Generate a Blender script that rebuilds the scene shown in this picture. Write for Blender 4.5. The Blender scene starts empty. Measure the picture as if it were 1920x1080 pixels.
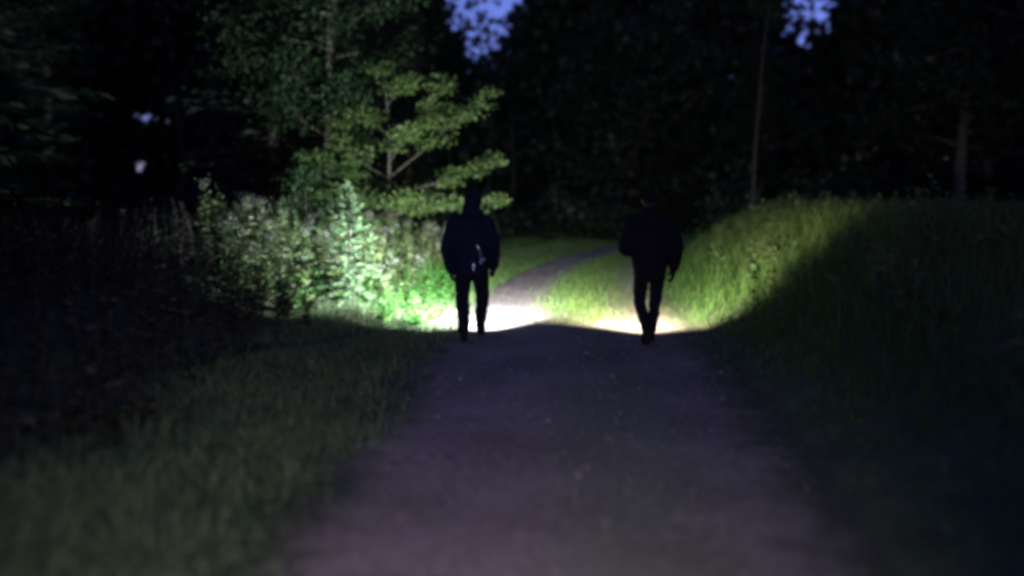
import bpy, bmesh, math, random
import numpy as np
from mathutils import Vector, Matrix, noise as mnoise

R = math.radians
scene = bpy.context.scene
C = scene.collection
RNG = np.random.default_rng(11)
random.seed(11)

# ------------------------------------------------------------------ camera
cam_d = bpy.data.cameras.new('camera')
cam = bpy.data.objects.new('camera', cam_d)
C.objects.link(cam)
cam.location = (0.0, 0.0, 1.6)
cam.rotation_euler = (R(90 - 6.1), 0, R(2.29))
cam_d.sensor_width = 36.0
cam_d.lens = 36.0 * 1500 / 1920
cam_d.clip_start = 0.05
cam_d.clip_end = 2000
cam_d.dof.use_dof = True
cam_d.dof.focus_distance = 9.6
cam_d.dof.aperture_fstop = 0.30
scene.camera = cam

# ------------------------------------------------------------------ world / exposure
world = bpy.data.worlds.new('World')
scene.world = world
world.use_nodes = True
wn = world.node_tree
wn.nodes.clear()
w_out = wn.nodes.new('ShaderNodeOutputWorld')
w_bg = wn.nodes.new('ShaderNodeBackground')
w_sky = wn.nodes.new('ShaderNodeTexSky')
w_sky.sky_type = 'NISHITA'
w_sky.sun_disc = False
w_sky.sun_elevation = R(8.0)
w_sky.sun_rotation = R(200)
w_sky.dust_density = 0.2
w_sky.ozone_density = 4.0
w_mul = wn.nodes.new('ShaderNodeMixRGB')
w_mul.blend_type = 'MULTIPLY'
w_mul.inputs[0].default_value = 1.0
w_mul.inputs[2].default_value = (1.30, 0.80, 1.50, 1)
wn.links.new(w_sky.outputs[0], w_mul.inputs[1])
wn.links.new(w_mul.outputs[0], w_bg.inputs[0])
w_bg.inputs[1].default_value = 0.115
wn.links.new(w_bg.outputs[0], w_out.inputs[0])

vs = scene.view_settings
vs.view_transform = 'Standard'
vs.look = 'None'
vs.exposure = 0.0
vs.gamma = 1.0
vs.use_curve_mapping = False
scene.render.engine = 'CYCLES'
scene.cycles.use_denoising = True
scene.cycles.filter_width = 3.9
scene.cycles.max_bounces = 4
scene.cycles.diffuse_bounces = 2
scene.cycles.transmission_bounces = 4
scene.cycles.sample_clamp_indirect = 3.0

# ------------------------------------------------------------------ helpers
def tag(o, label=None, cat=None, group=None, kind=None):
    if label: o['label'] = label
    if cat: o['category'] = cat
    if group: o['group'] = group
    if kind: o['kind'] = kind
    return o

def empty(name, loc=(0, 0, 0), rz=0.0):
    o = bpy.data.objects.new(name, None)
    o.empty_display_size = 0.2
    o.location = loc
    o.rotation_euler = (0, 0, rz)
    C.objects.link(o)
    return o

def link(name, mesh, mat=None, parent=None, smooth=False):
    o = bpy.data.objects.new(name, mesh)
    C.objects.link(o)
    if mat is not None and len(mesh.materials) == 0:
        mesh.materials.append(mat)
    if parent is not None:
        o.parent = parent
    if smooth:
        mesh.polygons.foreach_set('use_smooth', np.ones(len(mesh.polygons), bool))
    return o

def copy_tree(o, parent=None):
    c = o.copy()
    C.objects.link(c)
    c.parent = parent
    for ch in list(o.children):
        copy_tree(ch, c)
    return c

class Acc:
    """collects numpy vertex / face blocks and makes one mesh"""
    def __init__(s):
        s.v = []; s.loops = []; s.sizes = []; s.tint = []; s.n = 0
    def add(s, v, f, tint=None):
        v = np.asarray(v, np.float32).reshape(-1, 3)
        f = np.asarray(f, np.int32)
        s.v.append(v)
        s.loops.append((f + s.n).ravel())
        s.sizes.append(np.full(len(f), f.shape[1], np.int32))
        if tint is None:
            tint = np.full(len(f), 0.5, np.float32)
        elif np.isscalar(tint):
            tint = np.full(len(f), tint, np.float32)
        s.tint.append(np.asarray(tint, np.float32))
        s.n += len(v)
    def mesh(s, name, mat=None, smooth=False):
        me = bpy.data.meshes.new(name)
        v = np.concatenate(s.v); l = np.concatenate(s.loops); z = np.concatenate(s.sizes)
        me.vertices.add(len(v)); me.vertices.foreach_set('co', v.ravel())
        me.loops.add(len(l)); me.loops.foreach_set('vertex_index', l)
        me.polygons.add(len(z))
        st = np.zeros(len(z), np.int32); st[1:] = np.cumsum(z)[:-1]
        me.polygons.foreach_set('loop_start', st)
        me.polygons.foreach_set('loop_total', z)
        me.update(calc_edges=True)
        a = me.attributes.new('tint', 'FLOAT', 'FACE')
        a.data.foreach_set('value', np.concatenate(s.tint))
        if smooth:
            me.polygons.foreach_set('use_smooth', np.ones(len(z), bool))
        if mat is not None:
            me.materials.append(mat)
        me.validate()
        return me

def unit(a):
    n = np.linalg.norm(a, axis=-1, keepdims=True)
    return a / np.maximum(n, 1e-9)

def leaves(acc, pos, direc, length, width, tint, rng, fold=0.15, upbias=0.5):
    """diamond leaves: base at pos, pointing along direc"""
    n = len(pos)
    d = unit(np.asarray(direc, float))
    r = rng.normal(size=(n, 3)); r[:, 2] += upbias * 2
    side = unit(np.cross(d, r))
    nor = unit(np.cross(side, d))
    L = np.broadcast_to(np.asarray(length, float), (n,))[:, None]
    W = np.broadcast_to(np.asarray(width, float), (n,))[:, None]
    p = np.asarray(pos, float)
    mid = p + d * L * 0.45
    v = np.empty((n, 4, 3))
    v[:, 0] = p
    v[:, 1] = mid + side * W * 0.5 + nor * L * fold
    v[:, 2] = p + d * L - nor * L * fold * 0.5
    v[:, 3] = mid - side * W * 0.5 + nor * L * fold
    f = np.arange(n * 4).reshape(n, 4)
    acc.add(v, f, tint)

def blades(acc, pos, height, width, lean, tint, rng):
    """curved grass blades: one quad and one tip triangle each"""
    n = len(pos)
    az = rng.uniform(0, 2 * np.pi, n)
    ld = np.stack([np.cos(az), np.sin(az), np.zeros(n)], 1)
    az2 = rng.uniform(0, 2 * np.pi, n)
    sd = np.stack([np.cos(az2), np.sin(az2), np.zeros(n)], 1)
    H = np.broadcast_to(np.asarray(height, float), (n,))[:, None]
    W = np.broadcast_to(np.asarray(width, float), (n,))[:, None]
    Ln = np.broadcast_to(np.asarray(lean, float), (n,))[:, None]
    up = np.array([0, 0, 1.0])
    p = np.asarray(pos, float)
    m = p + up * H * 0.6 + ld * H * Ln * 0.35
    t = p + up * H * (1 - 0.35 * Ln) + ld * H * Ln
    v = np.empty((n, 5, 3))
    v[:, 0] = p - sd * W * 0.5; v[:, 1] = p + sd * W * 0.5
    v[:, 2] = m + sd * W * 0.4; v[:, 3] = m - sd * W * 0.4
    v[:, 4] = t
    base = np.arange(n)[:, None] * 5
    acc.add(v, base + np.array([[0, 1, 2, 3]]), tint)
    # tips share the same vertices
    acc.loops.append((base + np.array([[3, 2, 4]]) + acc.n - n * 5).astype(np.int32).ravel())
    acc.sizes.append(np.full(n, 3, np.int32))
    acc.tint.append(np.broadcast_to(np.asarray(tint, np.float32), (n,)).copy())

def tube(acc, pts, radii, sides=6, tint=0.5, cap=True):
    pts = np.asarray(pts, float); k = len(pts)
    radii = np.broadcast_to(np.asarray(radii, float), (k,))
    tang = np.gradient(pts, axis=0); tang = unit(tang)
    ref = np.array([0.31, 0.95, 0.05])
    a = unit(np.cross(tang, ref)); b = np.cross(tang, a)
    th = np.linspace(0, 2 * np.pi, sides, endpoint=False)
    ring = (a[:, None, :] * np.cos(th)[None, :, None] + b[:, None, :] * np.sin(th)[None, :, None]) * radii[:, None, None] + pts[:, None, :]
    i = np.arange(k - 1)[:, None] * sides; j = np.arange(sides)[None, :]
    j2 = (j + 1) % sides
    f = np.stack([i + j, i + j2, i + sides + j2, i + sides + j], -1).reshape(-1, 4)
    acc.add(ring.reshape(-1, 3), f, tint)

def ellips(acc, c, r, nu=16, nv=10, tint=0.5, rot=None):
    u = np.linspace(0, 2 * np.pi, nu, endpoint=False); w = np.linspace(0.02, np.pi - 0.02, nv)
    p = np.stack([np.sin(w)[:, None] * np.cos(u)[None], np.sin(w)[:, None] * np.sin(u)[None],
                  np.repeat(np.cos(w)[:, None], nu, 1)], -1).reshape(-1, 3) * np.asarray(r, float)
    if rot is not None:
        p = p @ np.asarray(rot).T
    p = p + np.asarray(c, float)
    i = np.arange(nv - 1)[:, None] * nu; j = np.arange(nu)[None]; j2 = (j + 1) % nu
    f = np.stack([i + j, i + nu + j, i + nu + j2, i + j2], -1).reshape(-1, 4)
    acc.add(p, f, tint)
    n0 = acc.n - len(p)
    acc.loops.append(np.arange(nu, dtype=np.int32) + n0); acc.sizes.append(np.array([nu], np.int32)); acc.tint.append(np.array([tint], np.float32))
    acc.loops.append((np.arange(nu, dtype=np.int32) + n0 + (nv - 1) * nu)[::-1]); acc.sizes.append(np.array([nu], np.int32)); acc.tint.append(np.array([tint], np.float32))

def fnoise(p, scale, seed=0.0):
    return np.array([mnoise.noise(Vector((x * scale + seed, y * scale - seed, z * scale + 0.37 * seed))) for x, y, z in p])

# ------------------------------------------------------------------ materials
def new_mat(name):
    m = bpy.data.materials.new(name)
    m.use_nodes = True
    m.node_tree.nodes.clear()
    return m, m.node_tree.nodes, m.node_tree.links

def leaf_mat(name, ca, cb, transl=0.3, rough=0.55):
    m, N, L = new_mat(name)
    out = N.new('ShaderNodeOutputMaterial')
    at = N.new('ShaderNodeAttribute'); at.attribute_name = 'tint'
    ramp = N.new('ShaderNodeValToRGB')
    ramp.color_ramp.elements[0].color = (*ca, 1); ramp.color_ramp.elements[1].color = (*cb, 1)
    L.new(at.outputs['Fac'], ramp.inputs[0])
    p = N.new('ShaderNodeBsdfPrincipled')
    p.inputs['Roughness'].default_value = rough
    p.inputs['Specular IOR Level'].default_value = 0.25
    L.new(ramp.outputs[0], p.inputs['Base Color'])
    t = N.new('ShaderNodeBsdfTranslucent')
    L.new(ramp.outputs[0], t.inputs[0])
    mx = N.new('ShaderNodeMixShader'); mx.inputs[0].default_value = transl
    L.new(p.outputs[0], mx.inputs[1]); L.new(t.outputs[0], mx.inputs[2])
    L.new(mx.outputs[0], out.inputs[0])
    return m

def surf_mat(name, ca, cb, scale=8.0, rough=0.85, bump=0.3, bscale=60.0, cc=None, spec=0.3, detail=6):
    m, N, L = new_mat(name)
    out = N.new('ShaderNodeOutputMaterial')
    tc = N.new('ShaderNodeTexCoord')
    n1 = N.new('ShaderNodeTexNoise'); n1.inputs['Scale'].default_value = scale; n1.inputs['Detail'].default_value = detail
    L.new(tc.outputs['Object'], n1.inputs['Vector'])
    ramp = N.new('ShaderNodeValToRGB')
    e = ramp.color_ramp.elements
    e[0].position = 0.32; e[0].color = (*ca, 1); e[1].position = 0.68; e[1].color = (*cb, 1)
    if cc is not None:
        k = e.new(0.5); k.color = (*cc, 1)
    L.new(n1.outputs[0], ramp.inputs[0])
    p = N.new('ShaderNodeBsdfPrincipled')
    p.inputs['Roughness'].default_value = rough
    p.inputs['Specular IOR Level'].default_value = spec
    L.new(ramp.outputs[0], p.inputs['Base Color'])
    n2 = N.new('ShaderNodeTexNoise'); n2.inputs['Scale'].default_value = bscale; n2.inputs['Detail'].default_value = 4
    L.new(tc.outputs['Object'], n2.inputs['Vector'])
    b = N.new('ShaderNodeBump'); b.inputs['Strength'].default_value = bump; b.inputs['Distance'].default_value = 0.02
    L.new(n2.outputs[0], b.inputs['Height']); L.new(b.outputs[0], p.inputs['Normal'])
    L.new(p.outputs[0], out.inputs[0])
    return m

def gravel_mat():
    m, N, L = new_mat('gravel')
    out = N.new('ShaderNodeOutputMaterial')
    tc = N.new('ShaderNodeTexCoord')
    vo = N.new('ShaderNodeTexVoronoi'); vo.inputs['Scale'].default_value = 45
    n1 = N.new('ShaderNodeTexNoise'); n1.inputs['Scale'].default_value = 1.1; n1.inputs['Detail'].default_value = 5
    n2 = N.new('ShaderNodeTexNoise'); n2.inputs['Scale'].default_value = 30; n2.inputs['Detail'].default_value = 6
    for n in (vo, n1, n2): L.new(tc.outputs['Object'], n.inputs['Vector'])
    r1 = N.new('ShaderNodeValToRGB'); e = r1.color_ramp.elements
    e[0].position = 0.35; e[0].color = (0.150, 0.134, 0.124, 1); e[1].position = 0.68; e[1].color = (0.220, 0.206, 0.196, 1)
    L.new(n1.outputs[0], r1.inputs[0])
    r2 = N.new('ShaderNodeValToRGB'); e = r2.color_ramp.elements
    e[0].position = 0.3; e[0].color = (0.55, 0.53, 0.5, 1); e[1].position = 0.75; e[1].color = (1.25, 1.22, 1.2, 1)
    L.new(n2.outputs[0], r2.inputs[0])
    mul = N.new('ShaderNodeMixRGB'); mul.blend_type = 'MULTIPLY'; mul.inputs[0].default_value = 1
    L.new(r1.outputs[0], mul.inputs[1]); L.new(r2.outputs[0], mul.inputs[2])
    sx = N.new('ShaderNodeAttribute'); sx.attribute_name = 'rel'
    se = N.new('ShaderNodeAttribute'); se.attribute_name = 'edge'
    n3 = N.new('ShaderNodeTexNoise'); n3.inputs['Scale'].default_value = 2.2; n3.inputs['Detail'].default_value = 5
    L.new(tc.outputs['Object'], n3.inputs['Vector'])
    ad = N.new('ShaderNodeMath'); ad.operation = 'MULTIPLY_ADD'; ad.inputs[1].default_value = 0.9
    L.new(n3.outputs[0], ad.inputs[0]); L.new(sx.outputs['Fac'], ad.inputs[2])
    mr = N.new('ShaderNodeMapRange'); mr.inputs[1].default_value = -1.0; mr.inputs[2].default_value = 2.6
    L.new(ad.outputs[0], mr.inputs[0])
    r3 = N.new('ShaderNodeValToRGB'); e = r3.color_ramp.elements
    e[0].position = 0.0; e[0].color = (0.85, 0.82, 0.78, 1); e[1].position = 1.0; e[1].color = (0.85, 0.78, 0.66, 1)
    for ps, cl in ((0.16, (1.05, 0.95, 1.05)), (0.36, (1.08, 0.98, 1.06)), (0.50, (0.80, 0.88, 0.74)), (0.62, (0.84, 0.88, 0.76)), (0.76, (1.05, 0.97, 1.0)), (0.88, (0.9, 0.82, 0.75))):
        q = e.new(ps); q.color = (*cl, 1)
    L.new(mr.outputs[0], r3.inputs[0])
    mu2 = N.new('ShaderNodeMixRGB'); mu2.blend_type = 'MULTIPLY'; mu2.inputs[0].default_value = 1
    L.new(mul.outputs[0], mu2.inputs[1]); L.new(r3.outputs[0], mu2.inputs[2])
    # soil and moss creep in from both borders
    n4 = N.new('ShaderNodeTexNoise'); n4.inputs['Scale'].default_value = 5.0; n4.inputs['Detail'].default_value = 6
    L.new(tc.outputs['Object'], n4.inputs['Vector'])
    a4 = N.new('ShaderNodeMath'); a4.operation = 'MULTIPLY_ADD'; a4.inputs[1].default_value = -0.75
    L.new(n4.outputs[0], a4.inputs[0]); L.new(se.outputs['Fac'], a4.inputs[2])
    m4 = N.new('ShaderNodeMapRange'); m4.inputs[1].default_value = -0.32; m4.inputs[2].default_value = 0.18
    m4.interpolation_type = 'SMOOTHSTEP'
    L.new(a4.outputs[0], m4.inputs[0])
    mx4 = N.new('ShaderNodeMixRGB'); mx4.inputs[1].default_value = (0.050, 0.052, 0.030, 1)
    L.new(m4.outputs[0], mx4.inputs[0]); L.new(mu2.outputs[0], mx4.inputs[2])
    mul = mx4
    p = N.new('ShaderNodeBsdfPrincipled'); p.inputs['Roughness'].default_value = 0.9
    p.inputs['Specular IOR Level'].default_value = 0.25
    L.new(mul.outputs[0], p.inputs['Base Color'])
    b = N.new('ShaderNodeBump'); b.inputs['Strength'].default_value = 0.6; b.inputs['Distance'].default_value = 0.02
    L.new(vo.outputs['Distance'], b.inputs['Height']); L.new(b.outputs[0], p.inputs['Normal'])
    L.new(p.outputs[0], out.inputs[0])
    return m

M = {}
M['grass'] = leaf_mat('grass_blades', (0.035, 0.090, 0.020), (0.120, 0.185, 0.045), 0.35)
M['vergegrass'] = leaf_mat('pale_verge_grass', (0.055, 0.100, 0.045), (0.140, 0.180, 0.085), 0.3)
M['lowplant'] = leaf_mat('low_plant_leaves', (0.025, 0.110, 0.022), (0.085, 0.190, 0.035), 0.35)
M['drygrass'] = leaf_mat('bank_grass', (0.036, 0.098, 0.018), (0.112, 0.155, 0.040), 0.35)
M['weed'] = leaf_mat('weed_leaves', (0.045, 0.115, 0.030), (0.190, 0.188, 0.092), 0.3)
M['dull'] = leaf_mat('shade_dark_weed_leaves', (0.022, 0.025, 0.014), (0.046, 0.040, 0.028), 0.25)  # weed leaves darkened in colour for the shade outside the torch beam
M['flower'] = leaf_mat('seed_heads', (0.26, 0.27, 0.24), (0.40, 0.40, 0.38), 0.25)
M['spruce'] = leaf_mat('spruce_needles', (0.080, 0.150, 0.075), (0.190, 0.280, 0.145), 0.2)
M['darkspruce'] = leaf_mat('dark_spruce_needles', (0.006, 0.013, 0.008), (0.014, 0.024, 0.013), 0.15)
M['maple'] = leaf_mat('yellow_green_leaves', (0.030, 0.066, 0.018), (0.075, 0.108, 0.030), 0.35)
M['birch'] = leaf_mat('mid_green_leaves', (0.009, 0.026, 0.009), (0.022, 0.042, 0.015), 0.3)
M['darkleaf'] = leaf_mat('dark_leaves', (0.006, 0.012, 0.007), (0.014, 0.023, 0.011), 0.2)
M['litter'] = leaf_mat('fallen_leaves', (0.16, 0.10, 0.05), (0.32, 0.25, 0.14), 0.15)
M['bark'] = surf_mat('grey_brown_bark', (0.06, 0.05, 0.035), (0.13, 0.11, 0.085), 9, 0.9, 0.8, 30)
M['darkbark'] = surf_mat('dark_bark', (0.030, 0.025, 0.020), (0.065, 0.055, 0.045), 9, 0.9, 0.8, 30)
M['blackbark'] = surf_mat('dimmed_dark_bark', (0.012, 0.010, 0.010), (0.028, 0.024, 0.024), 9, 0.9, 0.8, 30)  # bark darkened in colour so the torchlit slim stem stays dim
M['stem'] = surf_mat('green_stems', (0.07, 0.10, 0.035), (0.14, 0.14, 0.06), 9, 0.8, 0.2, 40)
M['soil'] = surf_mat('mossy_soil', (0.030, 0.042, 0.018), (0.075, 0.070, 0.040), 2.3, 0.95, 0.8, 25, cc=(0.045, 0.060, 0.024))
M['gravel'] = gravel_mat()
M['stone'] = leaf_mat('pebbles', (0.10, 0.09, 0.085), (0.25, 0.23, 0.21), 0.0, 0.85)
M['jacket_navy'] = surf_mat('navy_jacket_cloth', (0.006, 0.008, 0.020), (0.010, 0.012, 0.028), 14, 0.85, 0.35, 120, spec=0.03)
M['jacket_black'] = surf_mat('black_jacket_cloth', (0.005, 0.005, 0.008), (0.009, 0.009, 0.013), 14, 0.85, 0.35, 120, spec=0.03)
M['trouser'] = surf_mat('dark_trouser_cloth', (0.007, 0.007, 0.012), (0.012, 0.012, 0.020), 16, 0.9, 0.4, 200, spec=0.03)
M['boot'] = surf_mat('boot_leather', (0.008, 0.008, 0.009), (0.016, 0.015, 0.016), 20, 0.7, 0.3, 90, spec=0.05)
M['sole'] = surf_mat('boot_rubber', (0.007, 0.007, 0.008), (0.013, 0.013, 0.014), 20, 0.85, 0.3, 90, spec=0.04)
M['skin'] = surf_mat('skin', (0.36, 0.20, 0.14), (0.45, 0.27, 0.20), 12, 0.55, 0.1, 150)
M['hair'] = surf_mat('dark_hair', (0.015, 0.011, 0.008), (0.030, 0.022, 0.016), 60, 0.5, 0.5, 200)
M['eye'] = surf_mat('eye', (0.5, 0.5, 0.5), (0.6, 0.6, 0.6), 5, 0.2, 0.0)
M['tape'] = surf_mat('reflective_tape', (0.80, 0.82, 0.86), (0.88, 0.90, 0.92), 30, 0.25, 0.0, 200, spec=0.6)
M['tape'].node_tree.nodes['Principled BSDF'].inputs['Metallic'].default_value = 1.0
M['torchbody'] = surf_mat('torch_aluminium', (0.02, 0.02, 0.022), (0.035, 0.035, 0.04), 40, 0.4, 0.2, 300, spec=0.5)

def emit_mat(name, col, s):
    m, N, L = new_mat(name)
    out = N.new('ShaderNodeOutputMaterial'); e = N.new('ShaderNodeEmission')
    e.inputs[0].default_value = (*col, 1); e.inputs[1].default_value = s
    L.new(e.outputs[0], out.inputs[0])
    return m
M['cool_lens'] = emit_mat('cool_torch_lens', (0.85, 0.95, 1.0), 30)
M['warm_lens'] = emit_mat('warm_torch_lens', (1.0, 0.88, 0.62), 30)

# ------------------------------------------------------------------ terrain
def pc(y):
    """sideways drift of the path: straight, then a long bend to the right"""
    y = np.asarray(y, float)
    t = np.clip(y - 10.5, 0, None)
    b = np.clip(y - 30, 0, None)
    return 0.0105 * np.minimum(t, 19.5) ** 2 + np.clip(t - 19.5, 0, None) * 0.41 + 0.02 * np.minimum(b, 25) ** 2

def sstep(a, b, x):
    t = np.clip((x - a) / (b - a), 0, 1)
    return t * t * (3 - 2 * t)

PL = -1.4
def prf(y):
    return 1.58 + 0.38 * sstep(3.0, 9.0, np.asarray(y, float))
def bumpy(x, y):
    return (0.05 * np.sin(1.7 * x + 0.6 * y) * np.sin(1.1 * y - 0.7 * x) + 0.03 * np.sin(3.9 * x - 2.1 * y + 1) +
            0.12 * np.sin(0.33 * x + 0.8) * np.sin(0.27 * y + 0.4))
def hgt(x, y):
    x = np.asarray(x, float); y = np.asarray(y, float)
    r = x - pc(y)
    h = 0.10 * sstep(PL, -2.6, r) * (1 - 0.8 * sstep(14, 22, y)) + (0.42 * sstep(-2.7, -5.2, r) + 0.5 * sstep(-6, -16, r)) * (1 - 0.9 * sstep(15, 24, y))
    PR = prf(y)
    right = 0.06 * sstep(PR, PR + 0.35, r) + 1.15 * sstep(2.1, 5.0, r) + 0.5 * sstep(6, 14, r)
    near = 0.45 + 0.55 * sstep(3, 10, y)
    h = h + right * near
    out = np.clip(np.maximum(PL - r, r - PR) / 1.2, 0, 1)
    h = h + bumpy(x, y) * out
    inside = 1 - np.clip(np.maximum(PL - r, r - PR) / 0.2 + 1, 0, 1)
    h = h + inside * (0.03 * np.exp(-((r - 0.3) / 0.5) ** 2) - 0.025 * np.exp(-((r + 0.65) / 0.3) ** 2) - 0.025 * np.exp(-((r - 1.25) / 0.3) ** 2)
                      + 0.008 * np.sin(2.3 * x + 1.1 * y) * np.sin(1.9 * y - x))
    return h

xs = np.concatenate([np.linspace(-400, -32, 12), np.linspace(-30, -6.2, 50), np.linspace(-6, 7, 131), np.linspace(7.3, 30, 50), np.linspace(34, 400, 12)])
ys = np.concatenate([np.linspace(-400, -22, 12), np.linspace(-20, 0, 34), np.linspace(0.15, 20, 134), np.linspace(20.4, 60, 90), np.linspace(66, 400, 12)])
X, Y = np.meshgrid(xs, ys)
Z = hgt(X, Y) - 0.004
rr = X - pc(Y)
PR = prf(Y)
Z = np.where((rr > PL + 0.05) & (rr < PR - 0.05), Z - 0.03, Z)
a = Acc()
nx, ny = len(xs), len(ys)
i = np.arange(ny - 1)[:, None] * nx; j = np.arange(nx - 1)[None]
f = np.stack([i + j, i + j + 1, i + nx + j + 1, i + nx + j], -1).reshape(-1, 4)
a.add(np.stack([X, Y, Z], -1), f)
ground = link('ground', a.mesh('ground', M['soil'], True))
tag(ground, kind='structure')

# gravel path sheet with a ragged border
yp = np.concatenate([np.linspace(-20, 0, 30), np.linspace(0.1, 24, 480), np.linspace(24.5, 58, 60)])
rp = np.linspace(0, 1, 40)
vv = []; rel = []; edg = []
for k, y in enumerate(yp):
    e1 = 0.04 * math.sin(1.3 * y) + 0.06 * mnoise.noise(Vector((y * 2.1, 3.3, 0))) + 0.06 * mnoise.noise(Vector((y * 7.0, 1.3, 0)))
    e2 = 0.04 * math.sin(1.1 * y + 2) + 0.06 * mnoise.noise(Vector((y * 2.3, 9.3, 4))) + 0.06 * mnoise.noise(Vector((y * 7.3, 5.3, 0)))
    PR = float(prf(y))
    r = PL + e1 + (PR + e2 - PL - e1) * rp
    x = r + pc(y)
    rel.append(r); edg.append(np.minimum(r - r[0], r[-1] - r))
    vv.append(np.stack([x, np.full(40, y), hgt(x, np.full(40, y)) + 0.004], 1))
a = Acc()
i = np.arange(len(yp) - 1)[:, None] * 40; j = np.arange(39)[None]
a.add(np.concatenate(vv), np.stack([i + j, i + j + 1, i + 41 + j, i + 40 + j], -1).reshape(-1, 4))
pm = a.mesh('gravel_path', M['gravel'], True)
for nm, dat in (('rel', rel), ('edge', edg)):
    at_ = pm.attributes.new(nm, 'FLOAT', 'POINT'); at_.data.foreach_set('value', np.concatenate(dat).astype(np.float32))
path = link('gravel_path', pm)
tag(path, kind='structure')

# loose pebbles on the path (small squashed octahedra)
def pebbles():
    n = 4200
    rng = np.random.default_rng(5)
    y = 1.5 + 22 * rng.random(n) ** 1.3
    PR = prf(y)
    r = PL + 0.1 + (PR - PL - 0.2) * rng.random(n)
    x = r + pc(y)
    s = rng.uniform(0.004, 0.013, n) * (1 + 1.0 * (rng.random(n) < 0.05))
    o = np.array([[1, 0, 0], [0, 1, 0], [-1, 0, 0], [0, -1, 0], [0, 0, 0.6], [0, 0, -0.6]])
    th = rng.uniform(0, 6.28, n)
    c, sn = np.cos(th), np.sin(th)
    jit = rng.uniform(0.6, 1.3, (n, 6, 1))
    v = o[None] * jit * s[:, None, None]
    vx = v[:, :, 0] * c[:, None] - v[:, :, 1] * sn[:, None]; vy = v[:, :, 0] * sn[:, None] + v[:, :, 1] * c[:, None]
    v = np.stack([vx + x[:, None], vy + y[:, None], v[:, :, 2] + (hgt(x, y) + 0.006)[:, None]], -1)
    fc = np.array([[0, 1, 4], [1, 2, 4], [2, 3, 4], [3, 0, 4], [1, 0, 5], [2, 1, 5], [3, 2, 5], [0, 3, 5]])
    f = (np.arange(n)[:, None, None] * 6 + fc[None]).reshape(-1, 3)
    a = Acc(); a.add(v, f, np.repeat(rng.random(n), 8))
    return a.mesh('loose_pebbles', M['stone'])
tag(link('loose_pebbles', pebbles()), 'small loose pebbles strewn over the gravel path', 'pebbles', kind='stuff')

def litter():
    rng = np.random.default_rng(6)
    n = 260
    y = 2 + 18 * rng.random(n)
    PR = prf(y)
    r = np.where(rng.random(n) < 0.6, PL + (PR - PL) * rng.random(n), rng.uniform(-2.2, 2.4, n))
    x = r + pc(y)
    p = np.stack([x, y, hgt(x, y) + 0.012], 1)
    th = rng.uniform(0, 6.28, n)
    d = np.stack([np.cos(th), np.sin(th), rng.uniform(0, 0.35, n)], 1)
    a = Acc(); leaves(a, p, d, rng.uniform(0.03, 0.06, n), rng.uniform(0.018, 0.035, n), rng.random(n), rng, 0.12, 3)
    return a.mesh('leaf_litter', M['litter'])
tag(link('leaf_litter', litter()), 'dry fallen leaves scattered on path and verge', 'leaves', kind='stuff')

# ------------------------------------------------------------------ grass
def scatter(n, rmin, rmax, ymin, ymax, rng, ypow=1.0):
    y = ymin + (ymax - ymin) * rng.random(n) ** ypow
    r = rng.uniform(rmin, rmax, n)
    x = r + pc(y)
    return np.stack([x, y, hgt(x, y) - 0.01], 1), r

def patch(x, y, s, o=0.0):
    return 0.5 + 0.25 * (np.sin(x * s + 1.3 + o) * np.sin(y * s * 0.9 + 0.4 - o) + np.sin(x * s * 2.3 - y * s * 1.4 + o))

rng = np.random.default_rng(21)
a = Acc()
p, r = scatter(72000, -3.1, -0.85, 1.0, 30, rng, 1.35)
keep = rng.random(len(p)) < np.clip((-r - 1.05) / 0.6, 0.0, 1) ** 1.6
p = p[keep]
pt = patch(p[:, 0], p[:, 1], 2.2)
blades(a, p, rng.uniform(0.05, 0.13, len(p)) * (0.7 + 0.7 * pt), rng.uniform(0.005, 0.010, len(p)), rng.uniform(0.3, 1.0, len(p)),
       np.clip(pt * 0.7 + rng.normal(0.15, 0.2, len(p)), 0, 1), rng)
p, r = scatter(9000, -3.0, -1.0, 1.0, 14, rng, 1.2)
cl = fnoise(p * np.array([1, 1, 0]), 1.7, 2.2)
p = p[cl > 0.12]
blades(a, p, rng.uniform(0.14, 0.34, len(p)), rng.uniform(0.004, 0.008, len(p)), rng.uniform(0.3, 1.1, len(p)),
       np.clip(rng.normal(0.75, 0.25, len(p)), 0, 1), rng)
p, r = scatter(5000, -3.0, -1.0, 1.0, 14, rng, 1.2)
p = p[fnoise(p * np.array([1, 1, 0]), 1.3, 5.2) > 0.1] + np.array([0, 0, 0.05])
th_ = rng.uniform(0, 6.283, len(p))
leaves(a, p, np.stack([np.cos(th_), np.sin(th_), rng.uniform(0, 0.5, len(p))], 1), rng.uniform(0.03, 0.07, len(p)), rng.uniform(0.02, 0.05, len(p)),
       np.clip(rng.normal(0.25, 0.2, len(p)), 0, 1), rng, 0.1, 3)
tag(link('verge_grass', a.mesh('verge_grass', M['vergegrass'])), 'short green grass on the verge left of the gravel path', 'grass', kind='stuff')

a = Acc()
p, r = scatter(44000, -0.45, 1.6, 10.2, 36, rng, 1.2)
w = np.exp(-(np.where(r < 0.4, r - 0.4, (r - 0.4) * 0.55) / 0.36) ** 2) * (0.4 + 0.6 * sstep(10.2, 12.5, p[:, 1])) * (0.35 + 0.9 * patch(p[:, 0], p[:, 1], 3.1))
p = p[rng.random(len(p)) < w]
blades(a, p, rng.uniform(0.05, 0.16, len(p)), rng.uniform(0.006, 0.012, len(p)), rng.uniform(0.3, 1.0, len(p)),
       np.clip(rng.normal(0.6, 0.25, len(p)), 0, 1), rng)
tag(link('median_grass', a.mesh('median_grass', M['grass'])), 'grass strip growing between the two wheel tracks of the path', 'grass', kind='stuff')

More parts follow.
